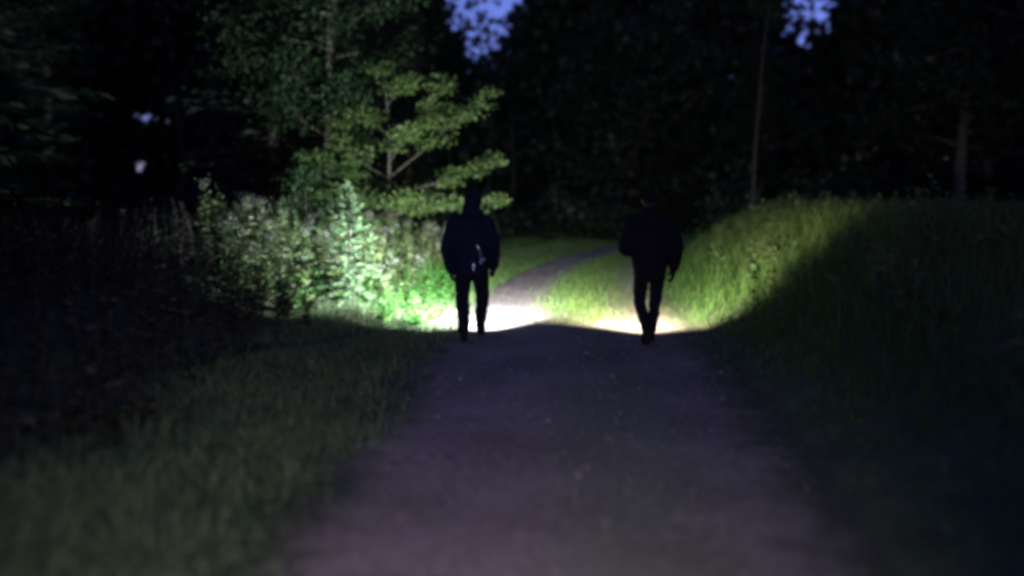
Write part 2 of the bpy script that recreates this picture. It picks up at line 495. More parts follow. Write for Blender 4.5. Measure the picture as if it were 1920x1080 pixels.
a = Acc()
p, r = scatter(30000, -7.0, -1.1, 13, 46, rng, 1.2)
blades(a, p, rng.uniform(0.07, 0.20, len(p)), rng.uniform(0.010, 0.02, len(p)), rng.uniform(0.2, 0.9, len(p)),
       np.clip(rng.normal(0.45, 0.22, len(p)), 0, 1), rng)
tag(link('meadow_grass', a.mesh('meadow_grass', M['grass'])), 'longer meadow grass left of the path bend beyond the walkers', 'grass', kind='stuff')

a = Acc()
p, r = scatter(90000, 1.0, 7.5, 1.5, 34, rng, 1.15)
keep = rng.random(len(p)) < np.clip((r - prf(p[:, 1]) + 0.4) / 0.7, 0.0, 1) ** 1.6
p = p[keep]; r = r[keep]
grow = 0.2 + 0.8 * sstep(1.9, 3.2, r)
pt = patch(p[:, 0], p[:, 1], 1.6, 0.7)
hh = rng.uniform(0.16, 0.62, len(p)) * grow * (0.7 + 0.5 * pt) * (0.55 + 0.45 * sstep(4, 9, p[:, 1]))
blades(a, p, hh, rng.uniform(0.006, 0.013, len(p)), rng.uniform(0.15, 0.8, len(p)),
       np.clip(0.15 + 0.5 * sstep(2.2, 4.5, r) + rng.normal(0, 0.22, len(p)), 0, 1), rng)
tag(link('bank_grass', a.mesh('bank_grass', M['drygrass'])), 'tall grass covering the bank right of the path', 'grass', kind='stuff')

# ------------------------------------------------------------------ weeds
def weeds(name, n, rmin, rmax, ymin, ymax, mat, rng, hmin, hmax, flower=0.0, lw=1.0, tintm=0.45, keep=None):
    a = Acc(); fl = Acc()
    p, r = scatter(n, rmin, rmax, ymin, ymax, rng)
    for k in range(n):
        if abs(p[k, 0] + 2.66) < 0.5 and 9.6 < p[k, 1] < 11.5: continue
        if keep is not None and not keep(p[k, 0], p[k, 1]): continue
        h = rng.uniform(hmin, hmax) * (0.75 + 0.5 * patch(p[k, 0], p[k, 1], 1.3))
        h *= 0.45 + 0.55 * min(1, (rmax - r[k]) / 0.6 + 0.15)
        lean = rng.normal(0, 0.12, 2)
        q = p[k] + np.array([[0, 0, 0], [lean[0] * h * 0.4, lean[1] * h * 0.4, h * 0.55], [lean[0] * h, lean[1] * h, h]])
        tube(a, q, [0.006, 0.005, 0.002], 4, 0.35)
        m = int(10 + h * 26)
        t = rng.uniform(0.12, 1.0, m)
        pos = p[k] + np.stack([lean[0] * h * t, lean[1] * h * t, h * t], 1)
        az = rng.uniform(0, 6.283, m)
        d = np.stack([np.cos(az), np.sin(az), rng.uniform(-0.25, 0.8, m)], 1)
        ln = rng.uniform(0.07, 0.19, m) * (1.15 - 0.6 * t) * lw
        pl = np.clip(tintm + rng.normal(0, 0.16), 0.0, 1)
        leaves(a, pos, d, ln, ln * rng.uniform(0.28, 0.5, m), np.clip(pl + rng.normal(0, 0.14, m), 0, 1), rng, 0.1, 0.8)
        if rng.random() < flower:
            mm = 34
            c = p[k] + np.array([lean[0] * h, lean[1] * h, h])
            g = rng.normal(size=(mm, 3)) * np.array([0.055, 0.055, 0.05])
            leaves(fl, c + g, rng.normal(size=(mm, 3)), 0.022, 0.018, rng.random(mm), rng, 0.1, 0.3)
    return a, fl

def weed_obj(name, label, args, kw):
    a, fl = weeds(name, *args, **kw)
    o = link(name, a.mesh(name, args[5]))
    tag(o, label, 'weeds', kind='stuff')
    if fl.n:
        link('seed_heads', fl.mesh('seed_heads', M['flower']), parent=o)['kind'] = 'stuff'

rng = np.random.default_rng(31)
weed_obj('weed_thicket', 'thicket of tall pale weeds lit by the torch left of the path',
         (1250, -8.0, -2.2, 9.7, 19, M['weed'], rng, 0.55, 1.1), dict(flower=0.22, keep=lambda x, y: x > -0.42 * y + 0.3 * math.sin(y * 3)))
weed_obj('dark_weed_bank', 'belt of weeds coloured dark as if unlit along the left verge',
         (2100, -9.0, -2.75, 1.6, 17, M['dull'], rng, 0.45, 0.95), dict(tintm=0.5, lw=0.62, keep=lambda x, y: y < 9.7 or x < -0.40 * y))  # dark-coloured weeds begin where the beam edge should cut off
weed_obj('bank_weeds', 'scattered leafy weeds standing in the grass of the right bank',
         (260, 2.6, 7.5, 3.5, 22, M['weed'], rng, 0.3, 0.7), dict(tintm=0.3))
weed_obj('low_plants', 'low broad leaved plants at the foot of the weeds left of the path',
         (520, -3.4, -1.45, 10.0, 16, M['lowplant'], rng, 0.15, 0.46), dict(lw=0.8, tintm=0.5))

# ------------------------------------------------------------------ trees
def limb_curve(p0, d0, length, rng, up=0.25, wob=0.12, k=6):
    pts = [np.array(p0, float)]; d = unit(np.array(d0, float))
    for s in range(k - 1):
        d = unit(d + np.array([0, 0, up / k]) + rng.normal(0, wob, 3))
        pts.append(pts[-1] + d * length / (k - 1))
    return np.array(pts)

def broadleaf(name, height, crown_base, spread, mat, rng, trunk_r=0.12, nlimb=16, leaf=0.10, per=26, loc=(0, 0, 0), rz=0.0,
              limbs=None, up=0.25, puff=0.16, flat=0.6, twigs=7, bark='bark'):
    root = empty(name, loc, rz)
    tr = Acc(); cr = Acc()
    th = np.linspace(0, 1, 9)
    wob = np.cumsum(rng.normal(0, 0.012 * height, (9, 2)), 0) * th[:, None]
    tp = np.stack([wob[:, 0], wob[:, 1], -0.15 + th * (height * 0.93 + 0.15)], 1)
    tube(tr, tp, trunk_r * (1 - 0.85 * th) + 0.02 * np.exp(-th * 18), 8)
    spec = []
    if limbs:
        spec += limbs
    for k in range(nlimb):
        f = (k + rng.random()) / nlimb
        z = crown_base + (height * 0.92 - crown_base) * f
        prof = math.sin(math.pi * min(1, 0.22 + 0.78 * f)) ** 0.7
        L = spread * (0.55 + 0.6 * rng.random()) * max(0.3, prof)
        az = k * 2.4 + rng.normal(0, 0.4)
        el = 0.15 + 0.6 * f + rng.normal(0, 0.15)
        spec.append((z, az, el, L))
    for (z, az, el, L) in spec:
        zz = np.clip(z / height, 0, 1)
        p0 = np.array([np.interp(z, tp[:, 2], tp[:, 0]), np.interp(z, tp[:, 2], tp[:, 1]), z])
        d = np.array([math.cos(az) * math.cos(el), math.sin(az) * math.cos(el), math.sin(el)])
        pts = limb_curve(p0, d, L, rng, up, 0.10)
        tube(tr, pts, np.linspace(trunk_r * 0.38 * (1.1 - 0.7 * zz), 0.006, len(pts)), 5)
        for s in range(twigs):
            t = 0.25 + 0.75 * (s + rng.random()) / twigs
            q = np.array([np.interp(t * (len(pts) - 1), np.arange(len(pts)), pts[:, c]) for c in range(3)])
            dd = unit(d + rng.normal(0, 0.75, 3) * np.array([1, 1, flat]))
            tl = L * rng.uniform(0.16, 0.36) * (1.2 - 0.6 * t)
            tp2 = limb_curve(q, dd, tl, rng, 0.05, 0.1, 4)
            tube(tr, tp2, np.linspace(0.008, 0.003, 4), 3)
            m = per
            u = rng.uniform(0.15, 1.0, m) * 3
            base = np.stack([np.interp(u, np.arange(4), tp2[:, c]) for c in range(3)], 1)
            off = rng.normal(0, puff, (m, 3)) * np.array([1, 1, flat])
            ld = rng.normal(0, 1, (m, 3)) + dd * 0.8; ld[:, 2] -= 0.3
            cl = rng.normal(0.5, 0.16)
            leaves(cr, base + off, ld, rng.uniform(0.7, 1.3, m) * leaf, rng.uniform(0.45, 0.75, m) * leaf,
                   np.clip(cl + rng.normal(0, 0.16, m), 0, 1), rng, 0.1, 0.9)
    link('trunk', tr.mesh('trunk', M[bark], True), parent=root)
    link('crown', cr.mesh('crown', mat), parent=root)
    return root

def conifer(name, height, base_z, spread, mat, rng, whorl=0.35, nb=7, twig=0.16, trunk_r=0.12, loc=(0, 0, 0), rz=0.0, droop=0.35, dens=1.0, wf=0.3, bark='darkbark'):
    root = empty(name, loc, rz)
    tr = Acc(); cr = Acc()
    th = np.linspace(0, 1, 8)
    tube(tr, np.stack([0.01 * height * np.sin(th * 3), 0 * th, -0.1 + th * (height + 0.1)], 1), trunk_r * (1 - 0.95 * th) + 0.003, 7)
    z = base_z
    while z < height * 0.985:
        f = (z - base_z) / (height - base_z)
        L0 = spread * (1 - f) ** 0.85 * (0.8 + 0.35 * rng.random()) + 0.05 * spread
        for b in range(nb):
            az = 6.283 * b / nb + rng.normal(0, 0.3) + z * 3.1
            L = L0 * rng.uniform(0.65, 1.15)
            t = np.linspace(0, 1, 6)
            el = 0.5 * f - droop * (1 - f)
            rad = L * t
            zz = z + rng.normal(0, whorl * 0.2) + np.sin(el) * rad - 0.25 * L * t ** 2 * (1 - f) + 0.22 * L * t ** 3
            pts = np.stack([np.cos(az) * rad, np.sin(az) * rad, zz], 1)
            tube(tr, pts, np.linspace(0.012 * (0.4 + height / 8), 0.003, 6), 3)
            m = max(6, int(L / twig * 7 * dens))
            u = rng.uniform(0.08, 1.0, m)
            pos = np.stack([np.interp(u, t, pts[:, c]) for c in range(3)], 1)
            sgn = np.where(rng.random(m) < 0.5, -1, 1)
            fd = np.array([math.cos(az), math.sin(az), 0]); sd = np.array([-math.sin(az), math.cos(az), 0])
            d = fd * 0.75 + sd * (sgn * rng.uniform(0.3, 1.1, m))[:, None] + np.array([0, 0, 1]) * rng.normal(-0.12, 0.22, m)[:, None]
            ln = twig * rng.uniform(0.6, 1.25, m) * (1.15 - 0.5 * u) * (0.6 + 0.5 * (1 - f))
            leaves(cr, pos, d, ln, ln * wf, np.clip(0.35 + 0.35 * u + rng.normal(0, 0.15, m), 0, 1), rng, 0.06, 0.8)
        z += whorl * (1 - 0.5 * f)
    m = 30
    leaves(cr, np.stack([np.zeros(m), np.zeros(m), rng.uniform(0.93, 1.0, m) * height], 1), rng.normal(0, 0.6, (m, 3)) + [0, 0, 1.2],
           twig * 0.6, twig * 0.18, 0.7, rng)
    link('trunk', tr.mesh('trunk', M[bark], True), parent=root)
    link('crown', cr.mesh('crown', mat), parent=root)
    return root

def gz(x, y):
    return float(hgt(np.array(x), np.array(y)))

# young spruce standing in the light
rng = np.random.default_rng(41)
x, y = -2.68, 10.9
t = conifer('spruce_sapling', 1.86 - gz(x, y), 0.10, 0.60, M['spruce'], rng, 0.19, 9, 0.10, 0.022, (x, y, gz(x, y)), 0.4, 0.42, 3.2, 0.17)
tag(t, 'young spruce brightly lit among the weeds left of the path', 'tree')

# yellow-green layered young tree above the left walker's shoulder
x, y = -3.05, 15.6
t = broadleaf('maple_sapling', 4.2, 1.0, 1.35, M['maple'], rng, 0.05, 7, 0.09, 85, (x, y, gz(x, y)), 0,
              limbs=[(1.9, 0.10, 0.75, 2.5), (1.5, 0.05, 0.32, 2.3), (1.2, -0.1, 0.16, 2.3), (1.7, 2.9, 0.35, 1.7), (1.5, -2.7, 0.25, 1.5),
                     (1.2, -1.2, 0.25, 1.5), (1.0, -1.9, 0.2, 1.4), (2.3, 0.35, 0.95, 1.9), (1.9, 2.7, 0.5, 1.7), (1.3, -2.3, 0.2, 1.6), (1.35, -0.6, 0.1, 1.7)], up=0.15, puff=0.12, flat=0.28, bark='darkbark')
tag(t, 'young yellow-green tree with layered branches behind the left walker', 'tree')

# taller mid-green tree behind it
x, y = -4.6, 17.2
t = broadleaf('tall_broadleaf_tree', 11.0, 2.2, 2.1, M['birch'], rng, 0.10, 34, 0.13, 75, (x, y, gz(x, y)), 0.7, puff=0.30, up=0.05)
tag(t, 'tall mid-green tree with a pale trunk rising behind the weed thicket', 'tree')

# rounded dark bush behind the thicket
x, y = -4.35, 14.4
t = broadleaf('hazel_bush', 1.75, 0.15, 0.75, M['birch'], rng, 0.03, 14, 0.09, 26, (x, y, gz(x, y)), 0.2, puff=0.12)
tag(t, 'small rounded dark green bush beside the young spruce', 'bush')

# large black broadleaf tree ahead on the right
x, y = 4.4, 40.0
t = broadleaf('black_oak_tree', 10.5, 0.8, 5.2, M['darkleaf'], rng, 0.35, 34, 0.34, 46, (x, y, gz(x, y)), 0.2, puff=0.5, twigs=8, up=0.2, bark='darkbark')
tag(t, 'large round-crowned tree standing black behind the right walker', 'tree')

# slim bare-stemmed tree at the right edge of the black crown
x, y = 6.02, 23.4
t = broadleaf('slim_birch_tree', 9.0, 5.6, 0.8, M['birch'], rng, 0.055, 12, 0.12, 26, (x, y, gz(x, y)), 0.2, puff=0.2, bark='blackbark')
tag(t, 'slim tree with a thin bare stem at the top of the right bank', 'tree')

# dark spruces of the left forest
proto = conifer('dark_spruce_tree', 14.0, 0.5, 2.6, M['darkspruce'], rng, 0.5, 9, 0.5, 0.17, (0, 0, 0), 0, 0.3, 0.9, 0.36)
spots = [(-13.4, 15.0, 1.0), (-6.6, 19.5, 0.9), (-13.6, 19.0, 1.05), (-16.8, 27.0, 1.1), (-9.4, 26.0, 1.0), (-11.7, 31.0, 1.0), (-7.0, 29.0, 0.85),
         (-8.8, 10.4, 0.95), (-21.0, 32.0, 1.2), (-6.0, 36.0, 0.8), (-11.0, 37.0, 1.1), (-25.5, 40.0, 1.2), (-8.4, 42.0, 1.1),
         (-7.0, 6.0, 0.95), (-9.0, 0.5, 1.0)]  # this last row stands out of view, added to shade the left side
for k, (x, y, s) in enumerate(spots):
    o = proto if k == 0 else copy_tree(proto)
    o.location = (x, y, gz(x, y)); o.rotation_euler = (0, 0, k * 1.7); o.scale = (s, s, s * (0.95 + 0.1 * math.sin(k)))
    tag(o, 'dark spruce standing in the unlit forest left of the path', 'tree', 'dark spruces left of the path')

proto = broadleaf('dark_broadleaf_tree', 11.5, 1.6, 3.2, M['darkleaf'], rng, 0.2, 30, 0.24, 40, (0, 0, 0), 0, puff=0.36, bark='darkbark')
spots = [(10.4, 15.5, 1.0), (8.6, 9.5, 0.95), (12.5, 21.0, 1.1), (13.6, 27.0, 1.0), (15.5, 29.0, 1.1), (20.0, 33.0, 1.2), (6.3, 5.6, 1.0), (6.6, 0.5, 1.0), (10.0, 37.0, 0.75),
         (20.8, 42.0, 1.15), (24.0, 44.0, 1.2), (8.0, -3.5, 1.0)]  # trees beside and behind the camera are added to block skylight
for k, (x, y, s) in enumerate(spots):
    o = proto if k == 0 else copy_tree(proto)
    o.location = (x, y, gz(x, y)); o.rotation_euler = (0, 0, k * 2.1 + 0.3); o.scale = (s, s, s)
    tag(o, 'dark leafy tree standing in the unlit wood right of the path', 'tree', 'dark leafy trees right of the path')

# the far wood closing the view: one dense mass of foliage with a few openings
def far_wood():
    rng = np.random.default_rng(77)
    n = 430000
    az = rng.uniform(-1.15, 1.15, n)
    d = rng.uniform(50, 64, n)
    x = d * np.sin(az); y = d * np.cos(az)
    px = 1020 + 1500 * np.tan(az)
    top = 19 + 3 * np.sin(az * 23) + 2 * np.sin(az * 61 + 1)
    # two notches between the tallest crowns
    xa = x * 55 / d
    cap = np.minimum(10.4 + 5 * (np.abs(xa + 4.2) / 2.8) ** 1.8, 10.8 + 5 * (np.abs(xa - 16.4) / 2.4) ** 1.5)
    cap = cap + 0.8 * np.sin(xa * 5.3) + 0.5 * np.sin(xa * 11.1 + 2)
    z = rng.random(n) * 23
    keep = (z < top * (0.92 + 0.16 * rng.random(n)))
    over = np.clip(z - cap, 0, None)
    lump = np.sin(xa * 2.9 + 1.0) * np.sin(z * 2.3 + 0.5) + 0.6 * np.sin(xa * 6.1 + z * 4.3) + 0.5 * np.sin(xa * 4.3 - z * 6.7)
    keep &= (over <= 0) | (rng.random(n) < np.where(lump > 0.62, 0.30, 0.010) + 0.16 * np.exp(-over / 1.0))
    for (hx, hz, rx, rz) in ((-24.7, 7.0, 0.40, 0.30), (-25.0, 4.2, 0.35, 0.45), (-24.1, 7.2, 0.12, 0.2), (-26.3, 8.6, 0.1, 0.1)):
        keep &= ((x * 55 / d - hx) / (rx + 0.12)) ** 2 + ((1.6 + (z - 1.6) * 55 / d - hz) / (rz + 0.12)) ** 2 > 1
    x, y, z, d = x[keep], y[keep], z[keep], d[keep]
    # leave looser foliage high up
    p = np.stack([x, y, z - 0.3], 1)
    m = len(p)
    a = Acc()
    s = rng.uniform(0.35, 0.85, m)
    leaves(a, p, rng.normal(size=(m, 3)), s, s * rng.uniform(0.5, 0.9, m), rng.random(m), rng, 0.08, 0.0)
    for k in range(46):
        an = -0.8 + 1.6 * (k + rng.random()) / 46
        dd = rng.uniform(47, 54)
        bx, by = dd * math.sin(an), dd * math.cos(an)
        tube(a, [[bx, by, -0.3], [bx + rng.normal(0, .2), by, 4], [bx + rng.normal(0, .4), by, 8]], [0.22, 0.16, 0.08], 6, 0.3)
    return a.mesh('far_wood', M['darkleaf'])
tag(link('far_wood', far_wood()), 'far dark wood closing off the view behind everything', 'wood', kind='stuff')

def undergrowth():
    rng = np.random.default_rng(78)
    a = Acc()
    for k in range(260):
        y = rng.uniform(27.5, 49); x = rng.uniform(-22, 26)
        if abs(x - float(pc(y)) - 0.3) < 2.6: continue
        r = rng.uniform(0.7, 1.5); h = rng.uniform(0.8, 2.4)
        m = 330
        v = unit(rng.normal(size=(m, 3))) * rng.uniform(0.4, 1.0, (m, 1))
        p = np.array([x, y, gz(x, y) + h * 0.45]) + v * np.array([r, r, h * 0.6])
        s_ = rng.uniform(0.16, 0.34, m)
        leaves(a, p, v + rng.normal(0, 0.6, (m, 3)), s_, s_ * 0.6, rng.random(m), rng, 0.08, 0.6)
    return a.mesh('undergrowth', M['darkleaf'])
tag(link('undergrowth', undergrowth()), 'dark undergrowth massed at the foot of the far wood', 'undergrowth', kind='stuff')

# ------------------------------------------------------------------ people
def bake(acc, name, voxel, smooth_it=2, wrinkle=0.0, wscale=14.0, mat=None):
    """fuse closed shapes into one continuous skin"""
    me = acc.mesh(name + '_raw')
    o = bpy.data.objects.new(name + '_raw', me); C.objects.link(o)
    md = o.modifiers.new('r', 'REMESH'); md.mode = 'VOXEL'; md.voxel_size = voxel
    if smooth_it:
        ms = o.modifiers.new('s', 'SMOOTH'); ms.factor = 0.5; ms.iterations = smooth_it
    dg = bpy.context.evaluated_depsgraph_get(); dg.update()
    ev = o.evaluated_get(dg)
    nm = bpy.data.meshes.new_from_object(ev, depsgraph=dg)
    bpy.data.objects.remove(o); bpy.data.meshes.remove(me)
    nm.name = name
    if wrinkle:
        nv = len(nm.vertices)
        co = np.empty(nv * 3, np.float32); nm.vertices.foreach_get('co', co); co = co.reshape(-1, 3)
        no = np.empty(nv * 3, np.float32); nm.vertices.foreach_get('normal', no); no = no.reshape(-1, 3)
        q = co * np.array([1, 1, 1.6])
        w = fnoise(q, wscale, 3.1) + 0.5 * fnoise(q, wscale * 2.3, 7.7)
        co += no * (w * wrinkle)[:, None]
        nm.vertices.foreach_set('co', co.ravel())
    nm.materials.clear()
    if mat: nm.materials.append(mat)
    nm.polygons.foreach_set('use_smooth', np.ones(len(nm.polygons), bool))
    nm.update()
    return nm

def capsule(acc, pts, radii, sides=14):
    """closed tapered tube: rings plus rounded ends"""
    pts = np.asarray(pts, float); radii = np.asarray(radii, float)
    # resample for smoothness
    k = len(pts); t = np.linspace(0, k - 1, (k - 1) * 5 + 1)
    def cr(v):
        out = []
        for u in t:
            i = min(int(u), k - 2); f = u - i
            p0 = v[max(i - 1, 0)]; p1 = v[i]; p2 = v[i + 1]; p3 = v[min(i + 2, k - 1)]
            out.append(0.5 * ((2 * p1) + (-p0 + p2) * f + (2 * p0 - 5 * p1 + 4 * p2 - p3) * f * f + (-p0 + 3 * p1 - 3 * p2 + p3) * f ** 3))
        return np.array(out)
    P = cr(pts); Rr = np.maximum(cr(radii), 0.003)
    d0 = unit(P[0] - P[1]); d1 = unit(P[-1] - P[-2])
    P = np.concatenate([[P[0] + d0 * Rr[0] * 0.6], P, [P[-1] + d1 * Rr[-1] * 0.6]])
    Rr = np.concatenate([[Rr[0] * 0.55], Rr, [Rr[-1] * 0.55]])
    n0 = acc.n
    tube(acc, P, Rr, sides)
    for st, rev in ((0, True), ((len(P) - 1) * sides, False)):
        l = np.arange(sides, dtype=np.int32) + n0 + st
        acc.loops.append(l[::-1] if rev else l); acc.sizes.append(np.array([sides], np.int32)); acc.tint.append(np.array([0.5], np.float32))

def loft(acc, rings, sides=24, power=2.4):
    """rings: (cx, cy, z, half_x, half_y) from bottom to top, closed"""
    rings = np.asarray(rings, float)
    k = len(rings); tt = np.linspace(0, k - 1, (k - 1) * 4 + 1)
    Rg = np.stack([np.interp(tt, np.arange(k), rings[:, c]) for c in range(5)], 1)
    for c in range(5):
        v = Rg[:, c].copy()
        for _ in range(2):
            v[1:-1] = (v[:-2] + 2 * v[1:-1] + v[2:]) / 4
        Rg[:, c] = v
    th = np.linspace(0, 2 * np.pi, sides, endpoint=False)
    cx = np.sign(np.cos(th)) * np.abs(np.cos(th)) ** (2 / power); sy = np.sign(np.sin(th)) * np.abs(np.sin(th)) ** (2 / power)
    v = np.stack([Rg[:, 0:1] + Rg[:, 3:4] * cx, Rg[:, 1:2] + Rg[:, 4:5] * sy, np.repeat(Rg[:, 2:3], sides, 1)], -1)
    kk = len(Rg); n0 = acc.n
    i = np.arange(kk - 1)[:, None] * sides; j = np.arange(sides)[None]; j2 = (j + 1) % sides
    acc.add(v.reshape(-1, 3), np.stack([i + j, i + j2, i + sides + j2, i + sides + j], -1).reshape(-1, 4))
    for st, rev in ((0, True), ((kk - 1) * sides, False)):
        l = np.arange(sides, dtype=np.int32) + n0 + st
        acc.loops.append(l[::-1] if rev else l); acc.sizes.append(np.array([sides], np.int32)); acc.tint.append(np.array([0.5], np.float32))

def hand(acc, wrist, direc, palm_n, side, grip=0.25, fat=1.0):
    """palm with four unequal curled fingers and a thumb from the side of the palm; side=+1 puts the thumb along cross(direc, palm_n)"""
    def cap(pts, rad, sd):
        capsule(acc, pts, np.array(rad) * fat, sd)
    w = np.array(wrist, float); d = unit(np.array(direc, float)); n = unit(np.array(palm_n, float) - d * np.dot(palm_n, d))
    s = np.cross(d, n) * side          # towards the thumb
    knuckle = w + d * 0.095
    cap([w - d * 0.03, w + d * 0.02, w + d * 0.05], [0.027, 0.027, 0.026], 10)
    for o in (-0.028, -0.010, 0.010, 0.027):
        cap([w + s * o * 0.6 + d * 0.01, w + s * o + d * 0.055, knuckle + s * o], [0.017, 0.017, 0.014], 8)
    for o, L in ((0.029, 0.072), (0.010, 0.080), (-0.010, 0.074), (-0.029, 0.058)):
        p = knuckle + s * o
        pts = [p]; a = grip * 0.9
        for seg in (0.45, 0.32, 0.26):
            dd = d * math.cos(a) + n * math.sin(a)
            pts.append(pts[-1] + dd * L * seg); a += grip * 1.9
        cap(pts, [0.0105, 0.0098, 0.0090, 0.0078], 8)
    b = w + d * 0.025 + s * 0.026
    t1 = unit(s * 0.75 + d * 0.65 + n * 0.35)
    t2 = unit(s * 0.15 + d * 0.85 + n * (0.3 + grip))
    cap([b - s * 0.01, b + t1 * 0.035, b + t1 * 0.035 + t2 * 0.030, b + t1 * 0.035 + t2 * 0.055], [0.015, 0.0125, 0.011, 0.009], 8)
    return knuckle + n * 0.035

def make_person(loc, rz, J, label, mats):
    root = empty('person', loc, rz)
    tag(root, label, 'person')
    # ---- body: one continuous surface
    b = Acc()
    hc = np.array(J['head'])
    ellips(b, hc + [0, 0, 0.02], (0.076, 0.095, 0.112), 20, 14)
    ellips(b, hc + [0, 0.035, -0.055], (0.055, 0.058, 0.062), 16, 10)       # jaw
    ellips(b, hc + [0, 0.095, -0.015], (0.014, 0.020, 0.026), 10, 8)         # nose
    ellips(b, hc + [0, 0.086, -0.058], (0.026, 0.010, 0.009), 10, 6)         # mouth
    ellips(b, hc + [0, 0.078, 0.028], (0.05, 0.012, 0.010), 10, 6)           # brow
    for s in (-1, 1):
        ellips(b, hc + [s * 0.078, -0.005, 0.0], (0.010, 0.020, 0.032), 10, 8)   # ears
    capsule(b, [J['neck'], (np.array(J['neck']) + hc) / 2 + [0, -0.01, 0], hc + [0, -0.015, -0.03]], [0.062, 0.056, 0.058])
    pl = np.array(J['pelvis']); nk = np.array(J['neck'])
    mid = (pl + nk) / 2
    loft(b, [(pl[0], pl[1], pl[2] - 0.10, 0.13, 0.10), (pl[0], pl[1], pl[2], 0.155, 0.105), (mid[0], mid[1], mid[2] - 0.08, 0.135, 0.09),
             (mid[0], mid[1], mid[2] + 0.10, 0.16, 0.105), (nk[0], nk[1] - 0.01, nk[2] - 0.10, 0.165, 0.095), (nk[0], nk[1], nk[2] - 0.02, 0.09, 0.06)])
    for s in ('l', 'r'):
        sh, el, wr = (np.array(J[k + s]) for k in ('sh', 'el', 'wr'))
        capsule(b, [sh * 0.5 + nk * 0.5 - [0, 0, 0.04], sh, (sh + el) / 2, el, (el + wr) / 2, wr], [0.055, 0.052, 0.044, 0.037, 0.036, 0.026])
        hp, kn, an, to = (np.array(J[k + s]) for k in ('hip', 'kn', 'an', 'to'))
        capsule(b, [hp, (hp + kn) / 2, kn, kn * 0.62 + an * 0.38, an], [0.085, 0.073, 0.053, 0.052, 0.036])
        capsule(b, [an, an * 0.4 + to * 0.6, to], [0.038, 0.038, 0.026])
        hd, pn, gp = J['hand' + s]
        hand(b, wr, hd, pn, J['thumb' + s], gp)
    for s in ('l', 'r'):
        hd, pn, gp = J['hand' + s]
        g = Acc(); hand(g, J['wr' + s], hd, pn, J['thumb' + s], gp, 1.4)
        link('glove', bake(g, 'glove', 0.006, 1, mat=M['sole']), parent=root)
    body = link('body', bake(b, 'body', 0.0075, 2, mat=M['skin']), parent=root)
    for s in (-1, 1):
        e = Acc(); ellips(e, hc + [s * 0.030, 0.078, 0.008], (0.011, 0.011, 0.009), 10, 8)
        link('eye', e.mesh('eye', M['eye'], True), parent=body)
    # ---- jacket
    a = Acc()
    loft(a, J['torso'])
    for s in ('l', 'r'):
        sh, el, wr = (np.array(J[k + s]) for k in ('sh', 'el', 'wr'))
        rs = J['sleeve']
        capsule(a, [sh * 0.55 + nk * 0.45 - [0, 0, 0.06], sh, (sh + el) / 2, el, (el + wr) / 2, wr], [rs[0], rs[0], rs[1], rs[2], rs[3], rs[4]], 16)
    jk = link('jacket', bake(a, 'jacket', 0.011, 3, 0.011, 9.0, mats['jacket']), parent=root)
    # collar
    a = Acc()
    capsule(a, [nk + [0, -0.01, -0.03], nk + [0, -0.005, 0.05]], [0.105, 0.088], 18)
    link('collar', bake(a, 'collar', 0.009, 2, 0.005, 14, mats['jacket']), parent=jk)
    # ---- hood or cap
    a = Acc()
    if J.get('hood'):
        ellips(a, hc + [0, -0.022, 0.022], (0.106, 0.112, 0.128), 20, 14)
        capsule(a, [hc + [0, -0.045, -0.02], nk + [0, -0.035, 0.06], nk + [0, -0.05, -0.03]], [0.09, 0.105, 0.132], 18)
        link('hood', bake(a, 'hood', 0.009, 3, 0.007, 13, mats['jacket']), parent=jk)
    else:
        ellips(a, hc + [0, -0.018, 0.036], (0.089, 0.104, 0.112), 20, 14)
        link('knit_cap', bake(a, 'knit_cap', 0.009, 3, 0.004, 20, mats['jacket']), parent=root)
        a = Acc(); ellips(a, hc + [0, -0.05, -0.045], (0.068, 0.055, 0.05), 16, 10)
        link('hair', bake(a, 'hair', 0.008, 1, 0.005, 40, M['hair']), parent=root)
    # ---- trousers
    a = Acc()
    loft(a, [(pl[0], pl[1], pl[2] - 0.12, 0.15, 0.12), (pl[0], pl[1], pl[2] - 0.02, 0.175, 0.13), (pl[0], pl[1], pl[2] + 0.10, 0.16, 0.12)])
    for s in ('l', 'r'):
        hp, kn, an = (np.array(J[k + s]) for k in ('hip', 'kn', 'an'))
        q = J['leg']
        capsule(a, [hp, (hp + kn) / 2, kn, kn * 0.5 + an * 0.5, an + [0, 0, 0.01]], [q[0], q[1], q[2], q[3], q[4]], 16)
    link('trousers', bake(a, 'trousers', 0.010, 2, 0.012, 10.0, mats['trouser']), parent=root)
    # ---- boots
    for s in ('l', 'r'):
        an, to = np.array(J['an' + s]), np.array(J['to' + s])
        f = unit(to - an); fl = unit(np.array([f[0], f[1], 0]))
        heel = an - fl * 0.045 + np.array([0, 0, -0.045])
        a = Acc()
        capsule(a, [an + [0, 0, 0.06], an, heel + [0, 0, 0.01]], [0.050, 0.050, 0.042], 14)
        capsule(a, [heel + [0, 0, 0.0], (heel + to) / 2 + [0, 0, 0.012], to], [0.042, 0.044, 0.034], 14)
        capsule(a, [an + [0, 0, 0.01], an * 0.55 + to * 0.45 + [0, 0, 0.004], an * 0.2 + to * 0.8, to], [0.050, 0.050, 0.044, 0.034], 14)
        bo = link('boot', bake(a, 'boot', 0.008, 2, mat=M['boot']), parent=root)
        a = Acc()
        sl = np.array([0, 0, -0.036])
        capsule(a, [heel + sl, (heel + to) / 2 + sl, to + [0, 0, -0.028]], [0.016, 0.016, 0.014], 10)
        capsule(a, [heel + sl + [0.02, 0, 0], (heel + to) / 2 + sl + [0.024, 0, 0], to + [0.012, 0, -0.028]], [0.016, 0.016, 0.014], 10)
        capsule(a, [heel + sl - [0.02, 0, 0], (heel + to) / 2 + sl - [0.024, 0, 0], to + [-0.012, 0, -0.028]], [0.016, 0.016, 0.014], 10)
